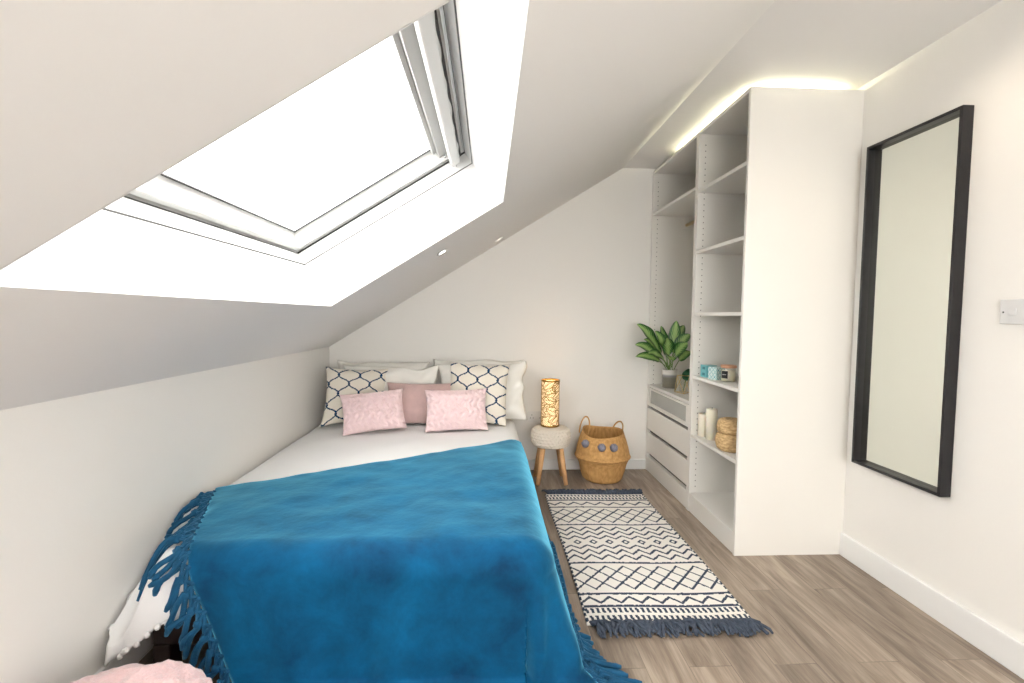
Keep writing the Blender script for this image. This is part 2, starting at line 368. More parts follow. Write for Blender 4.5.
# wider grey top rail of the sash, ventilation bar and its dark slot
def sbox(m, sa, sb, yA, yB, na, nb, mi=0):
    P = [SP(sa, yA, na), SP(sb, yA, na), SP(sb, yB, na), SP(sa, yB, na), SP(sa, yA, nb), SP(sb, yA, nb), SP(sb, yB, nb), SP(sa, yB, nb)]
    vs = [m.bm.verts.new(p) for p in P]
    for q in ((3,2,1,0),(4,5,6,7),(0,1,5,4),(1,2,6,5),(2,3,7,6),(3,0,4,7)):
        f = m.bm.faces.new([vs[i] for i in q]); f.material_index = mi
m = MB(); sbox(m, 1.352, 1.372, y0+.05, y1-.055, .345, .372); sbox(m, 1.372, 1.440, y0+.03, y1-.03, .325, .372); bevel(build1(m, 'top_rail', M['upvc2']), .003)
m = MB(); sbox(m, 1.404, 1.452, y0+.015, y1-.012, .262, .296); sbox(m, 1.412, 1.444, y0+.03, y1-.03, .296, .326); bevel(build1(m, 'ventilation_bar', M['upvc']), .009, 3)
m = MB(); sbox(m, 1.453, 1.469, y0+.02, y1-.02, .285, .300); build1(m, 'ventilation_slot', M['gasket'])
m = MB(); vv = []
for k in range(121):
    yy = y0+.04 + k*(y1-y0-.07)/120
    vv.append((m.bm.verts.new(SP(1.453, yy, .2835)), m.bm.verts.new(SP(1.459 + .0028*max(-.6, math.sin(k*.42) + .6*math.sin(k*.17+1)), yy, .2835))))
for a, b in zip(vv, vv[1:]): m.bm.faces.new((a[0], a[1], b[1], b[0]))
build1(m, 'ventilation_mesh', M['upvc'])
m = MB()
for s_, y_ in ((s0+.016, y1-.020), (1.425, y1-.012), (1.462, y1-.008)):
    c = SP(s_, y_+.009, .262); m.ball(c, .0055, 6)
build1(m, 'screw_cap', M['chrome'])
m = MB(); m.ball(SP(1.40, y1-.032, .318), .008, 6); build1(m, 'catch_bolt', M['chrome'])

# baseboards
def skirting(name, pts_boxes):
    m = MB()
    for b_ in pts_boxes: m.box(*b_)
    o = struct(m.build(name, M['trimw'])); bevel(o, .004); return o
skirting('baseboard_right', [(R-.018, REAR, 0, R, 2.325, .118)])
skirting('baseboard_back', [(L, B-.016, 0, 1.2785, B, .082)])
skirting('baseboard_left', [(L, REAR, 0, L+.016, B-.017, .09)])
skirting('baseboard_rear', [(L+.017, REAR, 0, R-.019, REAR+.016, .118)])

# ------------------------------------------------------------------ downlights in the slope
def downlight(s_, y_, label, lens='spot'):
    c = SP(s_, y_, -.001); t = thing('downlight', c, label, 'light', 'recessed downlights in the sloping ceiling')
    rot = Vector((0, 0, 1)).rotation_difference(Vector((-DZ, 0, DX)))
    t.rotation_mode = 'QUATERNION'; t.rotation_quaternion = rot
    m = MB(); m.lathe([(.021, -.0005), (.030, -.005), (.034, -.001), (.034, .001), (.021, .001), (.020, -.0005)], 28); m.build('trim_ring', M['chrome'], t)
    m = MB(); m.lathe([(.0205, -.0012), (.001, -.0022)], 24, capt=True); m.build('lens', M[lens], t)
downlight((-.263-L)/DX, 2.68, 'lit recessed spotlight nearer the skylight in the sloping ceiling')
downlight((.071-L)/DX, 3.493, 'small recessed spotlight in the slope next to the back wall', 'spotdim')

# ------------------------------------------------------------------ wardrobe
WF, WN, WD, WB, WH = 1.2795, 2.327, 2.913, 3.722, 2.368
WX = R-.0012
TH = .019
def holes(m, y, sign, x_list, z0, z1):
    z = z0
    while z < z1:
        for x in x_list:
            m.lathe([(.0028, 0), (.0001, .0)], 8)
            vs = m.bm.verts[-16:] if False else None
        z += .036
def pin(m, x, y, z, sgn, mi=1):
    n = 8; vs = [m.bm.verts.new((x + .0034*math.cos(2*PI*k/n), y + sgn*.0006, z + .0034*math.sin(2*PI*k/n))) for k in range(n)]
    f = m.bm.faces.new(vs if sgn < 0 else vs[::-1]); f.material_index = mi
def unit(ya, yb, label, shelves, zpins):
    t = thing('wardrobe_unit', ((WF+WX)/2, (ya+yb)/2, 0), label, 'wardrobe', 'open white wardrobe units')
    o = Vector(t.location)
    def P(name, fn, mt=M['ward'], parent=None, bev=.0012):
        m = MB(); m.norec = False; fn(m); ob = m.build(name, mt, parent or t, None)
        ob.data.transform(Matrix.Translation(-o)); 
        if bev: bevel(ob, bev, 1)
        return ob
    zs = []
    z = .16
    while z < 2.30: zs.append(z); z += .036
    def side(a, b, sgn, yy):
        def fn(m):
            m.box(WF, a, 0, WX, b, WH)
            for z in zs:
                if zpins[0] < z < zpins[1]:
                    pin(m, WF+.040, yy, z, sgn); pin(m, WX-.06, yy, z, sgn)
        return fn
    P('side_panel', side(ya, ya+TH, 1, ya+TH), [M['ward'], M['hole']], bev=0)
    P('side_panel', side(yb-TH, yb, -1, yb-TH), [M['ward'], M['hole']], bev=0)
    P('back_panel', lambda m: m.box(WX-.008, ya+TH, .10, WX, yb-TH, WH-TH), M['wardin'])
    P('top_panel', lambda m: m.box(WF, ya+TH, WH-TH, WX-.008, yb-TH, WH))
    P('bottom_panel', lambda m: m.box(WF, ya+TH, .10, WX-.008, yb-TH, .10+TH))
    P('plinth', lambda m: m.box(WF+.004, ya+TH, 0, WF+.020, yb-TH, .0995))
    for z in shelves: P('shelf', lambda m: m.box(WF+.002, ya+TH+.0005, z-.020, WX-.0085, yb-TH-.0005, z))
    return t, P
u1, P1 = unit(WN, WD, 'narrow tall open white shelving unit with candles, next to the black mirror', (2.015, 1.645, 1.262, .868, .495), (0, 3))
u2, P2 = unit(WD+.001, WB, 'wide white wardrobe unit with hanging space and drawers, by the back wall', (2.045, .697), (0, 3))
ya, yb = WD+.001+TH+.002, WB-TH-.002
def drawer(z0, z1, glass=False):
    if glass:
        d = P2('drawer', lambda m: (m.box(WF+.002, ya, z0, WF+.02, ya+.045, z1), m.box(WF+.002, yb-.045, z0, WF+.02, yb, z1),
              m.box(WF+.002, ya+.045, z0, WF+.02, yb-.045, z0+.028), m.box(WF+.002, ya+.045, z1-.016, WF+.02, yb-.045, z1),
              m.box(WF+.02, ya, z0, WX-.06, ya+.012, z1-.03), m.box(WF+.02, yb-.012, z0, WX-.06, yb, z1-.03), m.box(WF+.02, ya+.012, z0, WX-.06, yb-.012, z0+.012)))
        P2('glass_front', lambda m: m.box(WF+.008, ya+.044, z0+.027, WF+.012, yb-.044, z1-.015), M['dglass'], parent=d, bev=0)
    else:
        d = P2('drawer', lambda m: (m.box(WF+.002, ya, z0, WF+.02, yb, z1), m.box(WF+.02, ya, z0, WX-.06, ya+.012, z1-.04), m.box(WF+.02, yb-.012, z0, WX-.06, yb, z1-.04),
              m.box(WF+.02, ya+.012, z0, WX-.06, yb-.012, z0+.012)))
drawer(.527, .672, True); drawer(.338, .508); drawer(.150, .312)
P2('gap_shadow_strip', lambda m: (m.box(WF+.026, ya-.002, .508, WF+.034, yb+.002, .527), m.box(WF+.026, ya-.002, .312, WF+.034, yb+.002, .338), m.box(WF+.026, ya-.002, .12, WF+.034, yb+.002, .15)), M['gap'])  # dark strips that paint the shade in the gaps between the drawers
def railf(m):
    m.tube([((WF+WX)/2-.02, ya, 1.955), ((WF+WX)/2-.02, yb, 1.955)], .012, 12)
P2('clothes_rail', railf, M['brass2'], bev=0)
for q0, q1 in ((ya-.001, ya+.012), (yb-.012, yb+.001)): P2('rail_bracket', lambda m: m.box((WF+WX)/2-.045, q0, 1.93, (WF+WX)/2+.005, q1, 2.0), M['ward'])
# LED tape on the wardrobe top
m = MB(); zt = WH+.0005
m.box(WF+.085, WN+.085, zt, WF+.097, WB-.45, zt+.004); m.box(WF+.097, WN+.085, zt, WX-.10, WN+.097, zt+.004)
tag(m.build('light_strip', M['led'], None, (WF+.04, 2.9, zt)), 'glowing warm light strip lying along the wardrobe top', 'light strip')

# ------------------------------------------------------------------ mirror
t = thing('wall_mirror', (R, 1.993, .52), 'tall wall mirror in a deep black box frame', 'mirror')
MX0, MX1, my0, my1, mz0, mz1 = 1.812, 1.858, 1.774, 2.238, .520, 2.056
def loc_build(m, name, mt, t, bev=0):
    ob = m.build(name, mt, t); ob.data.transform(Matrix.Translation(-Vector(t.location)))
    if bev: bevel(ob, bev, 2)
    return ob
fw = .013
m = MB(); m.box(MX0, my0, mz0, MX1, my0+fw, mz1); m.box(MX0, my1-fw, mz0, MX1, my1, mz1); m.box(MX0, my0+fw, mz0, MX1, my1-fw, mz0+fw); m.box(MX0, my0+fw, mz1-fw, MX1, my1-fw, mz1)
loc_build(m, 'frame', M['black'], t, .001)
m = MB(); m.box(MX1-.012, my0+fw-.002, mz0+fw-.002, MX1-.008, my1-fw+.002, mz1-fw+.002); loc_build(m, 'mirror_glass', M['mirror'], t)

# ------------------------------------------------------------------ light switch and socket
t = thing('light_switch', (R, 1.555, 1.26), 'square edged white wall switch at the right of the mirror', 'light switch')
m = MB(); m.box(R-.009, 1.485, 1.218, R, 1.629, 1.306); pl_ = loc_build(m, 'plate', M['plate'], t, .002)
for yy in (1.515, 1.595-.01):
    m = MB(); m.box(R-.0125, yy-.012, 1.250, R-.009, yy+.012, 1.274); loc_build(m, 'rocker', M['plate'], t, .001).parent = pl_
for yy in (1.617, 1.497):
    m = MB(); m.lathe([(.0035, 0), (.0001, .001)], 10); ob = m.build('screw', M['gasket'], t); ob.location = (-.0095, yy-1.555, 0); ob.rotation_euler = (0, -PI/2, 0)
t = thing('wall_socket', (.375, B, .40), 'white wall socket on the back wall behind the lamp', 'socket')
m = MB(); m.box(.315, B-.010, .385, .461, B, .471); loc_build(m, 'plate', M['socket'], t, .002)
for xx in (.35, .425):
    m = MB()
    for dx, dz in ((0, .018), (-.011, -.006), (.011, -.006)): m.box(xx+dx-.003, B-.0108, .425+dz-.003, xx+dx+.003, B-.0100, .425+dz+.003)
    loc_build(m, 'pin_slots', M['gasket'], t)

# ------------------------------------------------------------------ bed
bed = thing('bed', (-.48, 2.55, 0), 'dark wooden double bed frame under the white duvet, against the left wall', 'bed')
FX0, FX1, FY0, FY1 = -1.085, .185, 1.540, 3.70
def bp(name, bx, mt=M['frame'], bev=.004):
    m = MB()
    for b_ in bx: m.box(*b_)
    return loc_build(m, name, mt, bed, bev)
bp('foot_rail', [(-1.085, FY0, .145, FX1-.03, FY0+.03, .240)])
bp('side_rail', [(FX0, FY0+.02, .15, FX0+.03, FY1, .235)]); bp('side_rail', [(FX1-.06, FY0+.03, .15, FX1-.03, FY1, .235)])
bp('head_rail', [(FX0+.03, FY1-.03, .15, FX1-.06, FY1, .235)])
bp('leg', [(-1.085, FY0-.001, 0, -1.03, FY0+.06, .1449)]); bp('leg', [(FX1-.085, FY0, 0, FX1-.03, FY0+.06, .1449)])
bp('leg', [(-1.085, FY1-.07, 0, -1.03, FY1-.01, .1499)]); bp('leg', [(FX1-.10, FY1-.07, 0, FX1-.045, FY1-.01, .1499)])
for k in range(12): bp('slat', [(FX0+.03, FY0+.12+k*.17, .21, FX1-.06, FY0+.20+k*.17, .225)], M['wood'], .002)
m = MB(); m.box(FX0+.03, FY0+.075, .236, FX1-.03, FY1-.02, .432); ob = loc_build(m, 'mattress', M['white'], bed, .04); ob.modifiers['bevel'].segments = 4

# draping surface: rectangle rounded over edges
class Drape:
    def __init__(s, x0, x1, yf, top, r, flare, floor=.006, amp=.012, seed=0.0, sflare=.30):
        s.sflare = sflare; s.x0, s.x1, s.yf, s.top, s.r, s.flare, s.floor, s.amp, s.seed = x0, x1, yf, top, r, flare, floor, amp, seed
    def __call__(s, a, b, off=0.0):
        qx = min(max(a, s.x0), s.x1); qy = max(b, s.yf)
        dx, dy = a-qx, b-qy; d = math.hypot(dx, dy); r = s.r + off
        puff = .010*noise.noise(Vector((a*2.3, b*2.3, s.seed))) + .005*noise.noise(Vector((a*7, b*7, s.seed+3)))
        sg = min(max((2.0-b)/.5, 0), 1)*min(max((-.86-a)/.28, 0), 1); sg = sg*sg*(3-2*sg); sg = 0.0
        if d < 1e-6: return s.cap(Vector((a, b, s.top + off + puff)), off)
        ux, uy = dx/d, dy/d; q = r*PI/2
        ang = math.atan2(uy, ux)
        if d < q:
            h = r*math.sin(d/r); z = s.top - s.r + r*math.cos(d/r) + (puff + .085*sg)*(1-d/q) - .085*sg
        else:
            drop = d - q; h = r; z = s.top - s.r - drop - .085*sg*max(0, 1-drop/.2)
            w = min(drop/.3, 1)
            tang = (a if abs(uy) > .5 else b)
            corner = 1 if (abs(dx) > 1e-6 and abs(dy) > 1e-6) else 0
            per = a*17 + 1.5*noise.noise(Vector((a*2.1, b*.4, s.seed+9))) if abs(uy) > .3 else b*13 + noise.noise(Vector((b*2, 0, s.seed)))
            rip = s.amp*w*(math.sin(per) + .6*math.sin(per*2.3+1.3))
            if corner: rip += .022*w*math.sin(ang*9)
            fl_ = s.flare + (s.sflare-s.flare)*ux*ux if ux > 0 else s.flare + .10*abs(ux)
            if corner and ux > 0: fl_ += .12*abs(ux*uy)*2
            h += fl_*drop + rip*(1-.6*abs(ux))
            fl = s.floor + off
            if z < fl + .03:
                k = (fl+.03) - z; z = fl + .03*math.exp(-k/.03) + max(0, .004*math.sin(a*31)*math.sin(b*27)); h += k*.97
        x, y = qx + ux*h, qy + uy*h
        if x < -1.217 + off*.5: x = -1.217 + off*.5
        if z < s.floor+off: z = s.floor+off
        return s.cap(Vector((x, y, z)), off)
    def cap(s, p, off):
        w = min(max((-1.05-p.x)/.13, 0), 1); w = w*w*(3-2*w); zc = .442 + off - .63*max(0, 1.93-p.y)
        if zc < p.z: p.z += (zc-p.z)*w
        return p
duv = Drape(-1.15, .130, 1.60, .448, .085, .06, amp=.009)
blk = Drape(-1.15, .130, 1.60, .448, .085, .06, amp=.009, seed=0.0)

# duvet
def duv_pt(u, v):
    a = -1.30 + u*(.36+1.30)
    bh = 1.24 + max(0, (a+1.2))*.52
    bh = min(bh, 1.50 + .1*max(0, a+.7)) - .012*math.sin(a*26)
    if a > .13: bh = min(bh, 1.55)
    b = 3.60 + (bh-3.60)*v
    return a, b
m = MB(); m.grid(90, 150, lambda u, v: duv(*duv_pt(u, v), .0))
duvet = m.build('duvet', M['white']); tag(duvet, 'white cotton duvet with a pompom hem spread over the bed', 'duvet')
sol = duvet.modifiers.new('thick', 'SOLIDIFY'); sol.thickness = .012; sol.offset = -1
k = 0
for i in range(26):
    u = .065 + i*.0185; p = duv(*duv_pt(u, 1.0), .004)
    m = MB(); m.ball((0, 0, 0), .0095, 7, bumpy=.3); o = m.build('pompom', M['pomw'], duvet); o.location = p + Vector((0, -.004, -.004))

# blanket
A_, B_, C_, D_ = Vector((-1.19, 2.10)), Vector((.22, 2.95)), Vector((.60, 1.22)), Vector((-.69, .86))
def bl_pt(s_, t_):
    # far edge sags slightly
    far = A_.lerp(B_, s_) + Vector((.05, -.09))*math.sin(PI*s_)*.35
    nearp = D_.lerp(C_, s_)
    p = far.lerp(nearp, t_)
    return p
BO = .014
m = MB(); m.grid(150, 170, lambda u, v: blk(*bl_pt(u, v), BO + .004 + .003*noise.noise(Vector((u*8, v*9, 2))) + .0015*noise.noise(Vector((u*22, v*24, 5)))))
blanket = m.build('blanket', M['velvet']); tag(blanket, 'blue velvet throw blanket with knotted tassels across the foot of the bed', 'blanket')
sol = blanket.modifiers.new('thick', 'SOLIDIFY'); sol.thickness = .006; sol.offset = 0

def tassel_path(p0, d, ln, wob, off):
    pts = []
    for k in range(8):
        f = k/7
        q = p0 + d*(ln*f) + Vector((-d.y, d.x))*(wob*math.sin(f*3.1+wob*100))
        pts.append(blk(q.x, q.y, off + .004*math.sin(f*5+wob*200)))
    return pts
def fringe(P, Q, n, dirf, lnf, seed, net_w=.045, rad=.0075, off=.021):
    rnd = random.Random(seed)
    net = MB()
    base = [P.lerp(Q, (i+.5)/n) for i in range(n)]
    base = [(b, (i+.5)/n) for i, b in enumerate(base)]
    knots = []
    for i, (b, f) in enumerate(base):
        d = dirf(b, f); kn = b + d*net_w
        knots.append((kn, d, f))
        if i % 1 == 0: net.ball(blk(kn.x, kn.y, off), .0145, 7, bumpy=.3)
        net.ball(blk(b.x, b.y, off-.004), .0095, 6, bumpy=.3)
    for i, (b, f) in enumerate(base):
        for j in (i-1, i, i+1):
            if 0 <= j < n:
                k2 = knots[j][0]; mid = b.lerp(k2, .5)
                net.tube([blk(b.x, b.y, off-.004), blk(mid.x, mid.y, off), blk(k2.x, k2.y, off)], .0068, 6)
    net.build('knotted_netting', M['yarn'], blanket)
    for kn, d, f in knots:
        m = MB()
        for s_ in range(2):
            dd = Vector((d.x + rnd.uniform(-.22, .22), d.y + rnd.uniform(-.22, .22))).normalized()
            m.tube(tassel_path(kn, dd, lnf(f)*rnd.uniform(.85, 1.1), rnd.uniform(-.012, .012), off + s_*.006), [rad*1.15]+[rad]*5+[rad*1.15, rad*.7], 7)
        m.build('tassel', M['yarn'], blanket)
def dl(b, f):
    if b.y > 1.62: return Vector((-.80, -.60)).normalized()
    return Vector((-.40, -.92)).normalized()
fringe(A_ + (D_-A_)*.02, A_.lerp(D_, .99), 26, dl, lambda f: .105, 3, rad=.0088)
fringe(B_.lerp(C_, .50), C_, 22, lambda b, f: Vector((.97, .05)).normalized(), lambda f: .10, 5, rad=.009)
fringe(D_.lerp(C_, .02), C_, 26, lambda b, f: Vector((.12, -.99)).normalized(), lambda f: .12, 8)

# ------------------------------------------------------------------ cushions
def cushion_fn(w, h, t, pinch=.07, bumpf=None, sag=0.0, seed=0.0, wr=.006, power=.55, lump=0.0):
    def fn(u, v, side):
        x = 2*u-1; z = 2*v-1
        X = x*w/2*(1 - pinch*(1-z*z)); Z = z*h/2*(1 - pinch*(1-x*x))
        th = max(0.0, (1-abs(x)**2.6)*(1-abs(z)**2.6))**power * t/2
        th += wr*noise.noise(Vector((x*2.2, z*2.2, seed)))*min(1, th/(t*.2)) if t else 0
        if bumpf: th += bumpf(x, z)*min(1, th/(t*.12))
        Z2 = Z - sag*(1-z)*.5*abs(x)**2 + (lump*noise.noise(Vector((x*2.6, z*1.5, seed+40)))*(.5+.5*z) if lump else 0)
        X += lump*.7*noise.noise(Vector((x*1.4, z*3, seed+60)))*abs(x) if lump else 0
        return Vector((X, -side*max(th, .0015), Z2 + h/2))
    return fn
def cushion(name, base, w, h, t, tilt, yaw, roll, mt, label, cat, group=None, nu=40, nv=36, colf=None, **kw):
    """base: point of the bottom centre; tilt: lean back (deg); leaning along +y"""
    fn = cushion_fn(w, h, t, **kw); m = MB(); bm = m.bm
    F = {}
    def vert(i, j, side):
        edge = i in (0, nu) or j in (0, nv); key = (i, j, 0 if edge else side)
        if key not in F:
            p = fn(i/nu, j/nv, side)
            if edge: p.y = 0
            F[key] = bm.verts.new(p)
        return F[key]
    cl = bm.loops.layers.float_color.new('Col') if colf else None
    for side in (1, -1):
        for j in range(nv):
            for i in range(nu):
                q = [vert(i, j, side), vert(i+1, j, side), vert(i+1, j+1, side), vert(i, j+1, side)]
                if side < 0: q = q[::-1]
                f = bm.faces.new(q); f.smooth = True
                if colf:
                    c = colf((i+.5)/nu*w, (j+.5)/nv*h)
                    for lp in f.loops: lp[cl] = (*c, 1)
    o = m.build(name, mt); o.location = base
    o.rotation_mode = 'XYZ'
    Rm = Matrix.Rotation(math.radians(yaw), 4, 'Z') @ Matrix.Rotation(math.radians(-tilt), 4, 'X') @ Matrix.Rotation(math.radians(roll), 4, 'Y')
    o.rotation_euler = Rm.to_euler()
    return tag(o, label, cat, group)

G = 'white pillows against the back wall'
cushion('pillow', (-.80, 3.575, .462), .70, .42, .13, 12, 0, 0, M['pillow'], 'white pillow at the left end against the back wall', 'pillow', G, seed=1, wr=.05, lump=.03)
cushion('pillow', (-.075, 3.575, .462), .70, .435, .13, 12, 0, 0, M['pillow'], 'white pillow standing behind the right patterned cushion', 'pillow', G, seed=5, wr=.05, lump=.03)
cushion('pillow', (-.72, 3.425, .462), .70, .405, .11, 16, 0, 1, M['pillow'], 'front white pillow behind the left patterned cushion and flat pink cushion', 'pillow', G, seed=9, wr=.05, lump=.03)
cushion('pillow', (-.04, 3.425, .462), .66, .43, .13, 14, -2, -1, M['pillow'], 'front white pillow sticking out past the right patterned cushion beside the lamp', 'pillow', G, seed=13, wr=.05, lump=.03)

navy, cream = (.008, .045, .11), (.80, .75, .66)
def trellis(P, ph=(0, 0), lw=.0060):
    def f(x, z):
        x += ph[0]; z += ph[1]
        for fam in (1, -1):
            for kk in range(-2, 8):
                c = kk*P + fam*.60*P/1*math.sin(PI*z/(P*.5)/2*1.0)*.95 if False else kk*P + fam*.59*P*abs(math.sin(PI*z/(P*1.5)))**.9*(1 if int(math.floor(z/(P*1.5))) % 2 == 0 else -1)
                dz = .002; 
                if abs(x-c) < lw*1.25: return navy
        return cream
    return f
def ogee(Px, Pz, ph=(0, 0), lw=.0095):
    def cx(z, kk, fam): 
        c_ = math.cos(2*PI*z/Pz); s_ = .30*2/PI*math.asin(.98*c_) + .70*math.copysign(abs(c_)**.8, c_); return kk*Px + fam*.29*Px*s_
    def f(x, z):
        x += ph[0]; z += ph[1]; n0 = int(x/Px)
        for kk in range(n0-2, n0+3):
            for fam in (1, -1):
                kq = kk + (.0 if fam > 0 else .5); c = cx(z, kq, fam)
                sl = (cx(z+.001, kq, fam) - cx(z-.001, kq, fam))/.002
                if abs(x-c)/math.sqrt(1+sl*sl) < lw/2: return navy
        return cream
    return f
G = 'cream cushions with navy trellis print'
cushion('cushion', (-.93, 3.29, .466), .43, .41, .15, 22, 12, 3, M['pattern'], 'cream cushion with navy trellis print at the left wall', 'cushion', G, nu=110, nv=100, colf=ogee(.150, .145, (.02, .01)), seed=21, sag=.02, pinch=.10)
cushion('cushion', (-.085, 3.285, .468), .43, .435, .14, 16, -5, 2, M['pattern'], 'cream cushion with navy trellis print between white pillow and right pink cushion', 'cushion', G, nu=110, nv=100, colf=ogee(.150, .145, (.05, .05)), seed=23)
cushion('cushion', (-.46, 3.30, .462), .52, .30, .10, 18, 0, 0, M['pinkflat'], 'flat dusty pink cushion in the middle behind two paler pink ones', 'cushion', seed=25)
def knit(x, z): return .013*abs(math.sin(x*17 + .8*math.sin(z*9)))*abs(math.sin(z*11 + .5*math.sin(x*17))) 
G = 'pale pink textured cushions'
cushion('cushion', (-.735, 3.105, .460), .41, .275, .13, 24, 15, -4, M['pink'], 'pale pink ruffle textured cushion in front, left of the pair', 'cushion', G, nu=110, nv=76, bumpf=knit, seed=31)
cushion('cushion', (-.205, 3.12, .460), .42, .285, .13, 20, 5, -1, M['pink'], 'pale pink ruffle textured cushion in front, right of the pair', 'cushion', G, nu=110, nv=76, bumpf=knit, seed=35)

# ------------------------------------------------------------------ pink plush pouf in the foreground
m = MB(); prof = []
for j in range(49):
    t_ = -PI/2 + PI*j/48; c_, s_ = math.cos(t_), math.sin(t_)
    prof.append((max(.25*abs(c_)**.75, .0005), .145 + .145*math.copysign(abs(s_)**.78, s_)))
def pf(a, r, z, j):
    n_ = noise.noise(Vector((math.cos(a)*r*11, math.sin(a)*r*11, z*11))); n2 = noise.noise(Vector((math.cos(a)*r*30, math.sin(a)*r*30, z*30)))
    n3 = noise.noise(Vector((math.cos(a)*r*75, math.sin(a)*r*75, z*75))); k_ = 1 + .06*n_ + .035*n2 + .02*n3
    return r*k_, z*k_
m.lathe(prof, 96, (0, 0, 0), 0, True, pf)
o = m.build('pouf', M['fur']); o.location = (-.925, 1.11, .006); tag(o, 'pink fluffy plush pouf in the lower left corner by the wall', 'pouf')

# ------------------------------------------------------------------ rug
RX0, RX1, RY0, RY1 = .400, 1.078, 1.80, 3.165
white, dark = (.80, .775, .73), (.050, .068, .105)
rw, rl = RX1-RX0, RY1-RY0
def rugc(x, y):
    Y = y + RY0
    jit = .0025*noise.noise(Vector((x*60, y*60, 0)))
    def zig(y0_, amp, per, ph=0, lw=.0085):
        t_ = ((x/per + ph) % 1.0); tri = 1 - abs(2*t_-1)
        return abs(Y - (y0_ + amp*(tri-.5)) + jit) < lw
    if x < .006 or x > rw-.006: return dark if (int(y/.012) % 3) else white
    for yl in (1.911, 2.0, 2.262, 2.692, 2.948, 3.062):
        if abs(Y-yl+jit) < .0075: return dark
    def ticks(a, b):
        if a < Y < b:
            k_ = (Y-a)/(b-a); row = int(k_*2); fr = (k_*2) % 1; 
            xx = (x + (.006 if row else 0) + (Y-a)*.12)/.0235 % 1
            return .14 < fr < .86 and xx < .52
        return False
    if ticks(1.812, 1.904) or ticks(3.074, 3.158): return dark
    if zig(1.955, .042, .087, 0): return dark
    if zig(3.004, .042, .087, .5): return dark
    for c, hh in ((2.132, .105), (2.820, .105)):
        if abs(Y-c) < hh:
            for ph in (0, .25, .5, .75):
                t_ = ((x/.348 + ph) % 1.0); tri = 1-abs(2*t_-1)
                if abs(Y - (c + (tri-.5)*2*hh*.92) + jit) < (.0080 if t_ < .5 else .0065): return dark
    for y_, ph in ((2.318, 0), (2.372, 0), (2.426, 0), (2.530, .5), (2.584, .5), (2.638, .5)):
        if y_ in (2.426, 2.530): 
            continue
        if zig(y_, .045, .087, ph): return dark
    if zig(2.426, .036, .087, 0, .0075) or zig(2.532, .036, .087, .5, .0075): return dark
    t_ = abs(((x/.087+.5) % 1) - .5)*.087; dd = t_*1.15 + abs(Y-2.479)
    if .013 < dd < .028: return dark
    return white
m = MB(); cl = m.bm.loops.layers.float_color.new('Col'); nx, ny = 180, 330
def rz(x, y): return .0095 + .0012*noise.noise(Vector((x*5, y*5, 1)))
V = [[m.bm.verts.new((RX0 + rw*i/nx + .006*math.sin(j/ny*5), RY0 + rl*j/ny + .004*math.sin(i/nx*7) - .012*(i/nx), rz(rw*i/nx, rl*j/ny) + .0007*((i+j) % 2))) for i in range(nx+1)] for j in range(ny+1)]
for j in range(ny):
    for i in range(nx):
        f = m.bm.faces.new((V[j][i], V[j][i+1], V[j+1][i+1], V[j+1][i])); c = rugc(rw*(i+.5)/nx, rl*(j+.5)/ny); f.smooth = True
        for lp in f.loops: lp[cl] = (*c, 1)
rug = m.build('rug', M['rug']); tag(rug, 'cream and charcoal geometric woven rug with tasselled ends on the wood floor', 'rug')
so = rug.modifiers.new('thick', 'SOLIDIFY'); so.thickness = .008; so.offset = -1
def rug_tassels(y, sgn, n, ln, seed, xs):
    rnd = random.Random(seed)
    for i in range(n):
        x = RX0 + .012 + (rw-.02)*(i+.5)/n; yb_ = y - .012*((x-RX0)/rw) + .004
        m = MB()
        for s_ in range(4):
            a = rnd.uniform(-.75, .75) + xs; L_ = ln*rnd.uniform(.75, 1.15); x1 = x + rnd.uniform(-.006, .006)
            pts = []
            for k in range(6):
                f = k/5; pts.append((x1 + math.sin(a)*L_*f + .006*math.sin(f*6+s_*2+i), yb_ + sgn*(math.cos(a)*L_*f), .008 + .016*math.sin(PI*min(1, f*1.1))*(.4+.6*rnd.random()) + .0035*s_))
            m.tube(pts, [.0055, .0065, .0062, .006, .006, .0045], 6)
        m.ball((x, yb_ + sgn*.006, .013), .010, 6, bumpy=.3)
        m.build('tassel', M['rugtas'], rug)
rug_tassels(RY0, -1, 34, .082, 11, .25); rug_tassels(RY1, 1, 34, .060, 12, -.05)

# ------------------------------------------------------------------ stool with lamp
SXc, SYc = .470, 3.472
t = thing('stool', (SXc, SYc, 0), 'round stool with cream crocheted seat and wooden legs beside the bed', 'stool')
prof = [(.001, .262), (.09, .262), (.118, .268), (.134, .285), (.141, .310), (.142, .345), (.137, .378), (.122, .400), (.09, .411), (.04, .414), (.001, .4145)]
def fine(prof, k=5):
    out = []
    for (a, b), (c, d) in zip(prof, prof[1:]):
        for i in range(k): out.append((a+(c-a)*i/k, b+(d-b)*i/k))
    return out + [prof[-1]]
def kn(a, r, z, j):
    if r < .02: return r, z
    b = abs(math.sin(a*15 + (1.57 if int(z/.022) % 2 else 0)))*abs(math.sin(z*PI/.022)); return r + .011*b*(1 if .27 < z < .405 else .2), z
m = MB(); m.lathe(fine(prof, 6), 150, (0, 0, 0), 0, True, kn); m.build('seat', M['knit'], t)
for sx, sy in ((-1, -1), (1, -1), (1, 1), (-1, 1)):
    m = MB(); m.tube([(sx*.066, sy*.066, .262), (sx*.104, sy*.100, .0)], [.021, .016], 16); m.build('leg', M['wood'], t)
lz = .4155; t = thing('table_lamp', (.462, 3.472, lz), 'glowing gold cylinder lamp with cut leaf pattern on the stool', 'lamp')
LR, LH = .0685, .345
m = MB(); m.lathe([(.001, 0), (LR, 0), (LR+.002, .004), (LR+.002, .012), (LR-.001, .012), (LR-.001, .004), (.001, .004)], 40); m.build('base', M['brass'], t)
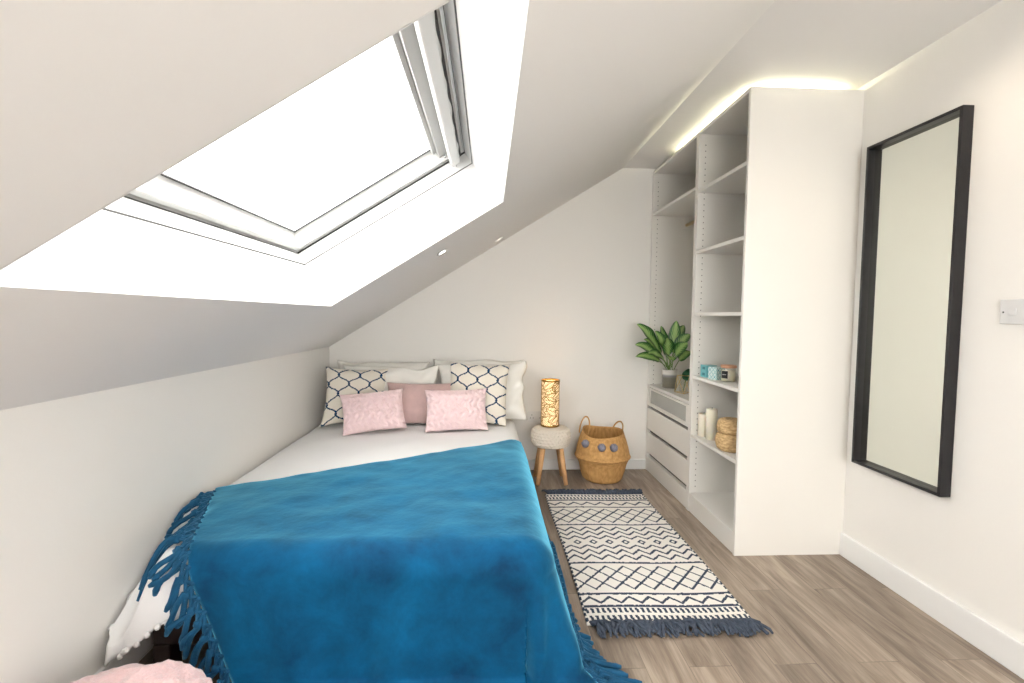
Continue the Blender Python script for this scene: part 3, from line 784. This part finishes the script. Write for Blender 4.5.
m = MB(); m.lathe([(LR+.001, LH-.012), (LR+.002, LH-.011), (LR+.002, LH), (LR-.002, LH), (LR-.002, LH-.012), (LR+.001, LH-.012)], 40); m.build('top_rim', M['brass'], t)
m = MB(); m.lathe([(LR-.006, .006), (LR-.006, LH-.014)], 40); m.build('shade_liner', M['lampglow'], t)
m = MB(); m.lathe([(.004, .004), (.010, .02), (.010, .06), (.006, .06)], 12, capt=True); m.build('bulb_holder', M['brass'], t)
m = MB(); m.ball((0, 0, .10), .028, 10, squash=1.2); m.build('bulb', M['bulb'], t)
rl_ = random.Random(4); leaves = []
for i in range(110):
    leaves.append((rl_.uniform(0, 2*PI*LR), rl_.uniform(.0, LH), rl_.uniform(-.7, .7) + (PI if i % 2 else 0), rl_.uniform(.055, .07), rl_.uniform(.026, .034)))
def gold(u, v):
    for (cu, cv, an, ln, wd) in leaves:
        for wrap in (-2*PI*LR, 0, 2*PI*LR):
            du, dv = u-cu+wrap, v-cv; a_ = du*math.cos(an)+dv*math.sin(an); b_ = -du*math.sin(an)+dv*math.cos(an)
            if abs(a_) > ln: continue
            hw = wd*(1-(a_/ln)**2)
            if abs(b_) > hw: continue
            if abs(b_) > hw-.0055 or abs(b_) < .0020: return True
            return ((a_ + abs(b_)*.8) / .0125) % 1 < .42
    return ((u*.7+v)/.0125) % 1 < .45
m = MB(); NU, NV = 250, 200; Vd = {}
def gv(i, j):
    i %= NU
    if (i, j) not in Vd:
        a = 2*PI*i/NU; Vd[(i, j)] = m.bm.verts.new((LR*math.cos(a), LR*math.sin(a), .010 + (LH-.02)*j/NV))
    return Vd[(i, j)]
for j in range(NV):
    for i in range(NU):
        if gold(2*PI*LR*(i+.5)/NU, (LH-.02)*(j+.5)/NV):
            f = m.bm.faces.new((gv(i, j), gv(i+1, j), gv(i+1, j+1), gv(i, j+1))); f.smooth = True
m.norec = True; o = m.build('filigree_shade', M['brass'], t); so = o.modifiers.new('thick', 'SOLIDIFY'); so.thickness = .001

# ------------------------------------------------------------------ belly basket
bk = thing('belly_basket', (.870, 3.500, 0), 'woven seagrass belly basket with grey pompoms and loop handles', 'basket')
out = [(.002, .006), (.10, .004), (.135, .006), (.150, .020), (.166, .07), (.180, .13), (.190, .155), (.197, .170), (.206, .178), (.209, .186), (.204, .194), (.199, .21), (.192, .25), (.178, .30), (.163, .34), (.155, .362), (.152, .372)]
inn = [(.147, .370), (.150, .355), (.172, .30), (.188, .24), (.192, .19), (.172, .12), (.155, .06), (.130, .016), (.002, .014)]
def bfn(a, r, z, j):
    k_ = 1 + .018*math.sin(a*2+.6)*(z/.37) + .008*math.sin(a*5+z*20)
    zz = z + (.010*math.sin(a*2+2.4) + .005*math.sin(a*3) + .014*math.sin(a) - .006)*max(0, (z-.25)/.12)
    return r*k_, zz
m = MB(); m.lathe(fine(out, 3) + fine(inn, 2), 72, (0, 0, 0), 0, True, bfn); m.build('body', M['basket'], bk)
def loop(cx_, cy_, ang, w, h, lean):
    pts = []
    for k in range(17):
        f = -PI*.12 + k/16*PI*1.24
        lx = w*math.cos(f); z = .350 + h*(.18+math.sin(f))
        pts.append((cx_ + lx*math.cos(ang) + lean*math.sin(f)*math.sin(ang), cy_ + lx*math.sin(ang) - lean*math.sin(f)*math.cos(ang), z))
    m = MB(); m.tube(pts, .0055, 8); m.build('handle', M['basket'], bk)
loop(-.132, .045, math.radians(-62), .055, .098, -.02); loop(.098, -.030, math.radians(35), .066, .085, .02)
for px_, z_ in ((-.150, .300), (-.050, .290), (.035, .290)):
    rr = .180; y_ = -math.sqrt(rr*rr - px_*px_)
    m = MB(); m.ball((0, 0, 0), .028, 16, bumpy=.25); o = m.build('pompom', M['pom'], bk); o.location = (px_*1.03, y_-.010, z_)

# ------------------------------------------------------------------ plant in the wide unit
pc = Vector((1.372, 3.50, .698)); t = thing('potted_plant', pc, 'leafy variegated green plant in a grey dipped pot above the drawers', 'plant')
m = MB(); m.lathe([(.002, .001), (.048, .001), (.052, .006), (.057, .135), (.057, .14), (.052, .14), (.050, .12), (.002, .118)], 36); m.build('pot', M['pot'], t)
m = MB(); m.lathe([(.051, .118), (.02, .124), (.001, .124)], 24); m.build('soil', M['soil'], t)
def leaf(base, tip, width, up=.04, droop=.0, twist=0.0, parent=None, mt=None, name='leaf', blade=.62):
    base, tip = Vector(base), Vector(tip); d = tip-base; ln = d.length
    ctrl = base.lerp(tip, .5) + Vector((0, 0, up)); tip2 = tip - Vector((0, 0, droop))
    def bez(f): return base*(1-f)**2 + ctrl*2*f*(1-f) + tip2*f*f
    f0 = 1-blade
    m = MB(); m.tube([bez(f0*k/6) for k in range(7)], .0026, 6, mi=1)
    dn = (tip2-base).normalized(); side = dn.cross(Vector((-.15, -.85, .5))).normalized()
    side = Matrix.Rotation(twist*.45, 3, dn) @ side
    def fn(u, v):
        p = bez(f0 + (1-f0)*v); w = width*(max(0, math.sin(PI*min(1, v**.85)))**.62)*(1 - .12*v)
        x = 2*u-1; nrm = side.cross(dn).normalized()
        return p + side*(x*w) + nrm*(abs(x)**1.5*w*.28 + .003*math.sin(v*12+x*2))
    m.grid(8, 16, fn, 0); return m.build(name, [mt or M['leaf'], M['stem']], parent)
def pix(u, v, y):    # world point in the plane y from the measured photo position
    from math import cos, sin
    f, p, yw, r, h = 473.1131, .0538, .0498, .0104, 1.2283
    fw = Vector((sin(yw)*cos(p), cos(yw)*cos(p), -sin(p))); rt = Vector((cos(yw), -sin(yw), 0)); up = rt.cross(fw)
    rt2 = rt*cos(r) + up*sin(r); up2 = -rt*sin(r) + up*cos(r)
    d = fw + rt2*((u-512)/f) - up2*((v-341.5)/f); k_ = y/d.y
    return Vector((0, 0, h)) + d*k_
LV = [  # tip px, depth y, width, up, twist
    (637, 324, 3.42, .040, .10, 1.0), (676.5, 320.5, 3.50, .036, .02, -.9), (635, 344.5, 3.30, .030, .10, .5), (635.5, 356.5, 3.36, .026, .09, .2),
    (644, 339, 3.55, .030, .10, .7), (690, 334, 3.42, .034, .11, -.8), (691, 352, 3.36, .028, .08, -.4), (673, 361, 3.30, .034, .13, .3),
    (684, 325, 3.58, .034, .08, -1.0), (655, 331, 3.40, .036, .07, .9), (667, 338, 3.34, .034, .08, .2), (688, 343, 3.30, .032, .10, -.6), (648, 353, 3.30, .026, .09, .4), (661, 326, 3.56, .032, .04, 1.2)]
for i, (u, v, y, w, up_, tw) in enumerate(LV):
    b_ = pc + Vector((.02*math.sin(i*2.3), .02*math.cos(i*1.7), .122)); q = pix(u, v, y)
    if q.x < 1.0: q.x = 1.0
    leaf(b_ - pc, q - pc, w*1.45, up_, 0, tw, t, blade=.66)

# small leaf in a gold wire holder
hc = Vector((1.375, 3.255, .698)); t = thing('wire_plant_holder', hc, 'small gold wire geometric holder with one round dark leaf beside the pot', 'plant holder')
bp_ = [Vector((.060*math.cos(a), .060*math.sin(a), .003)) for a in (0.3, 2.4, 4.4)]; tp = [Vector((.048*math.cos(a), .048*math.sin(a), .125)) for a in (1.2, 3.3, 5.4)]
m = MB()
for i in range(3):
    for a, b in ((bp_[i], bp_[(i+1) % 3]), (tp[i], bp_[i]), (tp[i], bp_[(i+1) % 3]), (tp[i], tp[(i+1) % 3])): m.tube([a, b], .0022, 6)
m.build('wire_frame', M['brass2'], t)
m = MB(); m.lathe([(.002, .004), (.020, .006), (.030, .025), (.027, .05), (.016, .07), (.014, .08)], 20); m.build('glass_bulb', M['jar'], t)
leaf((0, 0, .01), (.03, -.02, .175), .040, .01, 0, .3, t, M['leafdark'], blade=.55)

# ------------------------------------------------------------------ shelf things in the narrow unit
def pillar(x, y, r, h, label):
    t = thing('pillar_candle', (x, y, .4955), label, 'candle', 'ivory pillar candles'); m = MB()
    m.lathe([(.001, 0), (r-.002, 0), (r, .002), (r, h-.008), (r-.004, h-.001), (r*.6, h-.003), (r*.2, h-.007), (.001, h-.008)], 32); m.build('wax', M['wax'], t)
    m = MB(); m.tube([(0, 0, h-.010), (.001, 0, h+.008)], .0015, 6); m.build('wick', M['wick'], t)
pillar(1.342, 2.852, .0330, .140, 'shorter ivory pillar candle on the lower shelf, nearest the divider')
pillar(1.350, 2.765, .0330, .188, 'taller ivory pillar candle on the lower shelf beside the wicker basket')
t = thing('lidded_basket', (1.352, 2.532, .4955), 'small round woven basket with lid beside the pillar candles', 'basket')
m = MB(); m.lathe(fine([(.002, .002), (.060, .001), (.074, .012), (.082, .040), (.083, .070), (.077, .090), (.064, .098)], 3), 48); m.build('body', M['wicker'], t)
m = MB(); m.lathe(fine([(.062, .0985), (.074, .106), (.078, .125), (.075, .152), (.068, .170), (.05, .176), (.001, .178)], 3), 48); m.build('lid', M['wicker'], t)

def cube_holder(x, y, s_, rot, colf, label):
    t = thing('tealight_box', (x, y, .8685), label, 'candle box', 'small teal patterned boxes', rot); m = MB(); cl = m.bm.loops.layers.float_color.new('Col'); n = 14
    h = s_*1.12
    faces = [lambda u, v: (-s_/2+u*s_, -s_/2, v*h), lambda u, v: (s_/2, -s_/2+u*s_, v*h), lambda u, v: (s_/2-u*s_, s_/2, v*h), lambda u, v: (-s_/2, s_/2-u*s_, v*h), lambda u, v: (-s_/2+u*s_, -s_/2+v*s_, h), lambda u, v: (-s_/2+u*s_, s_/2-v*s_, 0)]
    for fi, fn in enumerate(faces):
        for j in range(n):
            for i in range(n):
                f = m.bm.faces.new([m.bm.verts.new(fn(a/n, b/n)) for a, b in ((i, j), (i+1, j), (i+1, j+1), (i, j+1))])
                for lp in f.loops: lp[cl] = (*(colf((i+.5)/n, (j+.5)/n) if fi < 4 else (.45, .62, .62)), 1)
    bmesh.ops.remove_doubles(m.bm, verts=m.bm.verts, dist=1e-5); m.build('box', M['teal'], t)
def c1(u, v):
    for c in (.25, .75):
        if ((u-.5)/.24)**2 + ((v-c)/.11)**2 < 1: return (.02, .20, .24)
    return (.16, .50, .54)
def c2(u, v):
    a = abs(((u+v)*2.5) % 1-.5); b = abs(((u-v)*2.5) % 1-.5)
    if a < .10 or b < .10: return (.12, .42, .46)
    return (.66, .76, .74)
cube_holder(1.345, 2.815, .066, .12, c1, 'teal box with dark ovals on the middle shelf nearest the divider')
cube_holder(1.345, 2.715, .064, .35, c2, 'teal and white lattice patterned box between plain teal box and jar candle')
t = thing('jar_candle', (1.368, 2.620, .8685), 'glass jar candle with copper wooden lid and black label', 'candle')
m = MB(); m.lathe([(.001, .001), (.036, .001), (.040, .006), (.040, .074), (.037, .078)], 32); m.build('jar', M['jar'], t)
m = MB(); m.lathe([(.001, .004), (.037, .004), (.037, .062), (.001, .062)], 32); m.build('wax', M['wax'], t)
m = MB(); m.lathe([(.001, .0785), (.042, .0785), (.043, .080), (.043, .092), (.041, .094), (.001, .094)], 32); m.build('lid', M['lidwood'], t)
m = MB(); m.grid(8, 4, lambda u, v: (.0412*math.cos(PI*1.02+u*.95), .0412*math.sin(PI*1.02+u*.95), .020+v*.042))
m.grid(6, 1, lambda u, v: (.0416*math.cos(PI*1.08+u*.55), .0416*math.sin(PI*1.08+u*.55), .040+v*.003), 1); m.build('label', [M['label'], M['labelw']], t)

# ------------------------------------------------------------------ light
wd = bpy.data.worlds.new('World'); SC.world = wd; wd.use_nodes = True; nt = wd.node_tree
bg = nt.nodes['Background']; bg.inputs[0].default_value = (1.0, .985, .955, 1); bg.inputs[1].default_value = 3.75
def lamp(name, kind, loc, energy, color, size=.1, rot=None, **kw):
    l = bpy.data.lights.new(name, kind); l.energy = energy; l.color = color
    if kind == 'POINT' or kind == 'SPOT': l.shadow_soft_size = size
    if kind == 'SPOT': l.spot_size = kw.get('cone', 1.9); l.spot_blend = 1.0
    o = bpy.data.objects.new(name, l); o.location = loc
    if rot: o.rotation_euler = rot
    COL.objects.link(o); return o
WARM = (1, .86, .68)
for s_, y_ in (((-.263-L)/DX, 2.68),):
    p = SP(s_, y_, -.02); d = Vector((DZ, 0, -DX)); o = lamp('downlight_or_fill_beam', 'SPOT', p, 1.2, WARM, .03, cone=2.6); o.rotation_euler = d.to_track_quat('-Z', 'Y').to_euler()
for x_, y_ in ((1.45, 1.6), (1.45, .2), (1.45, -1.0)): lamp('downlight_or_fill_beam', 'SPOT', (x_, y_, HC-.03), 5, WARM, .03, cone=2.6)  # unseen ceiling spots added to fill the room with light, no fixtures
lamp('added_fill_light', 'POINT', (.75, -.75, 2.0), 8, (1, .96, .91), .16)  # unseen point light added behind the camera as soft fill
lamp('lamp_light', 'POINT', (.462, 3.472, lz+.15), .5, (1, .62, .30), .05)

# ------------------------------------------------------------------ camera
f_, p_, yw_, r_, h_ = 473.1131, .0538, .0498, .0104, 1.2283
fwv = Vector((math.sin(yw_)*math.cos(p_), math.cos(yw_)*math.cos(p_), -math.sin(p_))); rt = Vector((math.cos(yw_), -math.sin(yw_), 0)); up = rt.cross(fwv)
r2 = rt*math.cos(r_) + up*math.sin(r_); u2 = -rt*math.sin(r_) + up*math.cos(r_)
cam = bpy.data.cameras.new('camera'); cam.sensor_width = 36; cam.lens = f_/1024*36; cam.clip_start = .02
co = bpy.data.objects.new('camera', cam); COL.objects.link(co)
Mx = Matrix((r2, u2, -fwv)).transposed().to_4x4(); Mx.translation = Vector((0, 0, h_)); co.matrix_world = Mx
SC.camera = co
SC.view_settings.view_transform = 'Standard'; SC.view_settings.look = 'None'; SC.view_settings.gamma = 1; SC.view_settings.use_curve_mapping = False
SC.view_settings.exposure = 1.3
